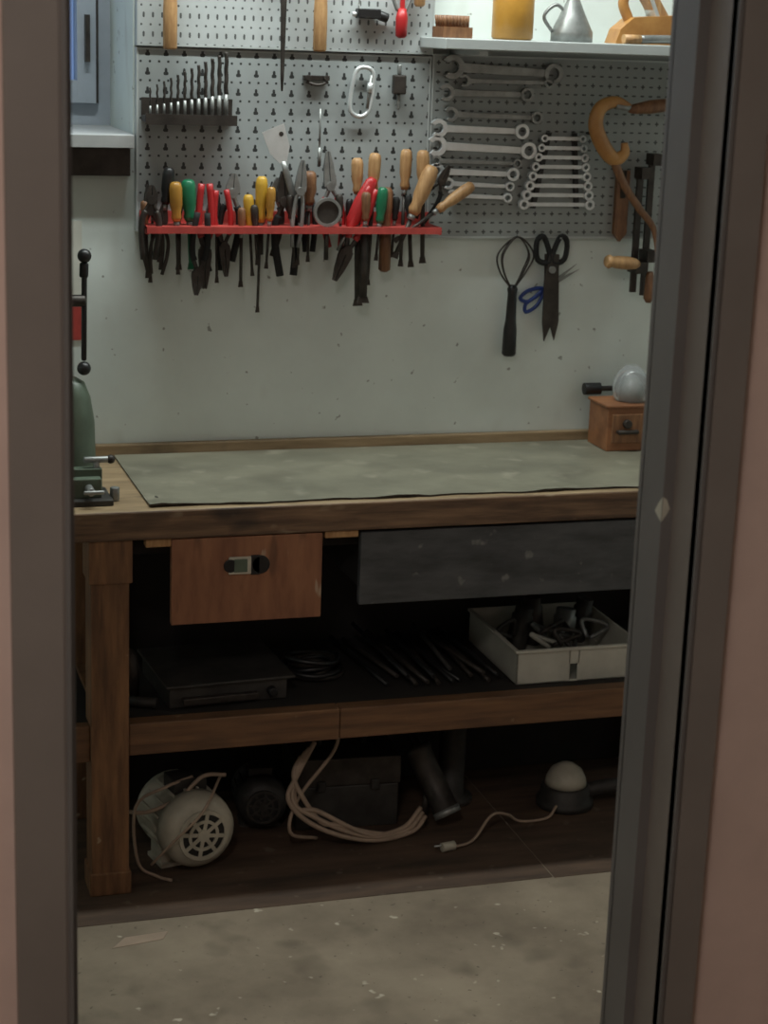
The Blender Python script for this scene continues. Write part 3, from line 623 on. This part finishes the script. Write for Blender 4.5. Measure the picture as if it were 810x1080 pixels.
b.sweep([(0.56,-0.34,0.125),(0.62,-0.38,0.130),(0.69,-0.385,0.160),(0.74,-0.37,0.195),(0.79,-0.36,0.19)],0.0045,'beige'); b.sweep([(0.78,-0.36,0.19),(0.72,-0.47,0.16),(0.66,-0.47,0.10),(0.62,-0.44,0.04)],0.003,'beige'); b.done('power_cable')
b=Bd(X=Matrix.Translation((1.09,-0.19,0.0013))@Matrix.Rotation(math.radians(-4),4,'Z'))
b.box(-0.115,0.115,-0.08,0.09,0.0,0.10,'junk'); b.box(-0.118,0.118,-0.083,0.093,0.10,0.165,'iron'); b.sweep([(-0.05,0,0.165),(-0.045,0,0.19),(0.045,0,0.19),(0.05,0,0.165)],0.006,'black'); b.box(-0.07,-0.05,-0.09,-0.083,0.09,0.115,'junk'); b.box(0.05,0.07,-0.09,-0.083,0.09,0.115,'junk'); b.done('metal_toolbox', bevel=0.004)
b=Bd()
for (o,q) in ((0,0),(0.012,0.01),(0.030,-0.004),(0.020,0.022)):
    b.sweep([(0.990-o,-0.33,0.235-o),(0.950-o*0.3,-0.345,0.17),(0.925+o,-0.365,0.125-q),(0.965+o,-0.375,0.075+q),(1.04+q,-0.378,0.035+o*0.8),(1.13-o*0.5,-0.365,0.010+o*0.6),(1.215-o,-0.34,0.012+q*0.5),(1.250-o*0.6,-0.32,0.035+q)],0.0055,'beige',n=6)
b.sweep([(1.00,-0.33,0.012),(0.93,-0.37,0.05),(0.95,-0.355,0.12),(1.03,-0.345,0.22),(1.04,-0.33,0.28)],0.004,'beige')
b.done('electric_cable_bundle')
b=Bd(); p0=(1.300,-0.33,0.036); p1=(1.238,-0.24,0.19)
b.lathe(p0,p1,[(0,0.018),(0.002,0.030),(0.018,0.031),(0.020,0.029),(0.15,0.029),(0.152,0.031),(0.165,0.031),(0.17,0.012),(0.20,0.010)],'iron',20); b.lathe(p0,p1,[(0.001,0.0315),(0.016,0.0315)],'steeld',20); b.cyl((1.262,-0.27,0.0014),(1.268,-0.275,0.08),0.008,'iron'); b.done('grease_gun')
b=Bd(); b.lathe((1.36,-0.17,0.0014),(1.36,-0.17,1),[(0,0.050),(0.012,0.050),(0.016,0.030),(0.20,0.030),(0.205,0.036),(0.225,0.036),(0.23,0.012)],'junk',20); b.cyl((1.36,-0.17,0.19),(1.44,-0.20,0.215),0.010,'iron'); b.done('hand_pump')
b=Bd(); b.lathe((1.61,-0.25,0.0014),(1.61,-0.25,1),[(0,0.066),(0.015,0.066),(0.018,0.058),(0.045,0.056),(0.05,0.050)],'junk',24); b.lathe((1.61,-0.25,0.051),(1.61,-0.25,1),[(0,0.048),(0.015,0.046),(0.035,0.036),(0.048,0.018),(0.052,0.004)],'cream',24); b.sweep([(1.66,-0.25,0.03),(1.72,-0.26,0.04),(1.78,-0.24,0.025)],0.018,'junk'); b.done('orbital_sander')
b=Bd(); b.sweep([(1.56,-0.32,0.03),(1.53,-0.34,0.012),(1.47,-0.33,0.006),(1.43,-0.35,0.035),(1.385,-0.37,0.045),(1.33,-0.41,0.01),(1.28,-0.43,0.008)],0.0032,'beige'); b.cyl((1.28,-0.43,0.012),(1.25,-0.435,0.012),0.010,'cream'); b.cyl((1.25,-0.43,0.014),(1.235,-0.43,0.014),0.002,'steel',seg=6); b.done('extension_cable')
b=Bd(); b.add([(0.50,-0.70,0.0008),(0.60,-0.685,0.0008),(0.615,-0.655,0.0008),(0.53,-0.662,0.0008),(0.50,-0.70,0.0002),(0.60,-0.685,0.0002),(0.615,-0.655,0.0002),(0.53,-0.662,0.0002)],[(0,1,2,3),(7,6,5,4),(0,4,5,1),(1,5,6,2),(2,6,7,3),(3,7,4,0)],'beige'); b.done('paper_scrap')

# ------------------------------------------------------------------ lights
b=Bd(); b.box(0.35,1.75,-0.42,-0.32,CZ-0.055,CZ-0.001,'white'); b.cyl((0.38,-0.37,CZ-0.075),(1.72,-0.37,CZ-0.075),0.014,'emit'); b.box(0.36,0.385,-0.39,-0.35,CZ-0.095,CZ-0.05,'white'); b.box(1.715,1.74,-0.39,-0.35,CZ-0.095,CZ-0.05,'white'); b.done('fluorescent_ceiling_light')
def area(name, loc, sx, sy, power, col, rot=(0,0,0)):
    l=bpy.data.lights.new(name,'AREA'); l.shape='RECTANGLE'; l.size=sx; l.size_y=sy; l.energy=power; l.color=col
    o=bpy.data.objects.new(name,l); o.location=loc; o.rotation_euler=rot; sc.collection.objects.link(o); return o
area('tube_light',(1.05,-0.37,CZ-0.10),1.34,0.05,23,(0.93,1.0,0.965))
area('hall_light',(-0.1,-3.3,CZ-0.05),0.4,0.4,17,(1.0,0.91,0.85))

w=bpy.data.worlds.new('sky'); sc.world=w; w.use_nodes=True
w.node_tree.nodes['Background'].inputs[0].default_value=(0.24,0.33,0.52,1); w.node_tree.nodes['Background'].inputs[1].default_value=1.1

# ------------------------------------------------------------------ camera
f=1960.0; a=math.radians(17.5); p=math.radians(14.6); r=math.radians(2.07)
F=Vector((math.sin(a)*math.cos(p),math.cos(a)*math.cos(p),-math.sin(p))); R=Vector((math.cos(a),-math.sin(a),0)); U=R.cross(F)
R2=R*math.cos(r)+U*math.sin(r); U2=U*math.cos(r)-R*math.sin(r)
cam=bpy.data.cameras.new('camera'); co=bpy.data.objects.new('camera',cam); sc.collection.objects.link(co)
m=Matrix((R2,U2,-F)).transposed().to_4x4(); m.translation=Vector((0,-3.9,1.71)); co.matrix_world=m
cam.sensor_fit='VERTICAL'; cam.sensor_height=36; cam.sensor_width=27; cam.lens=f/1080*36
cam.dof.use_dof=True; cam.dof.focus_distance=3.4; cam.dof.aperture_fstop=5.6
cam.clip_start=0.05
sc.camera=co
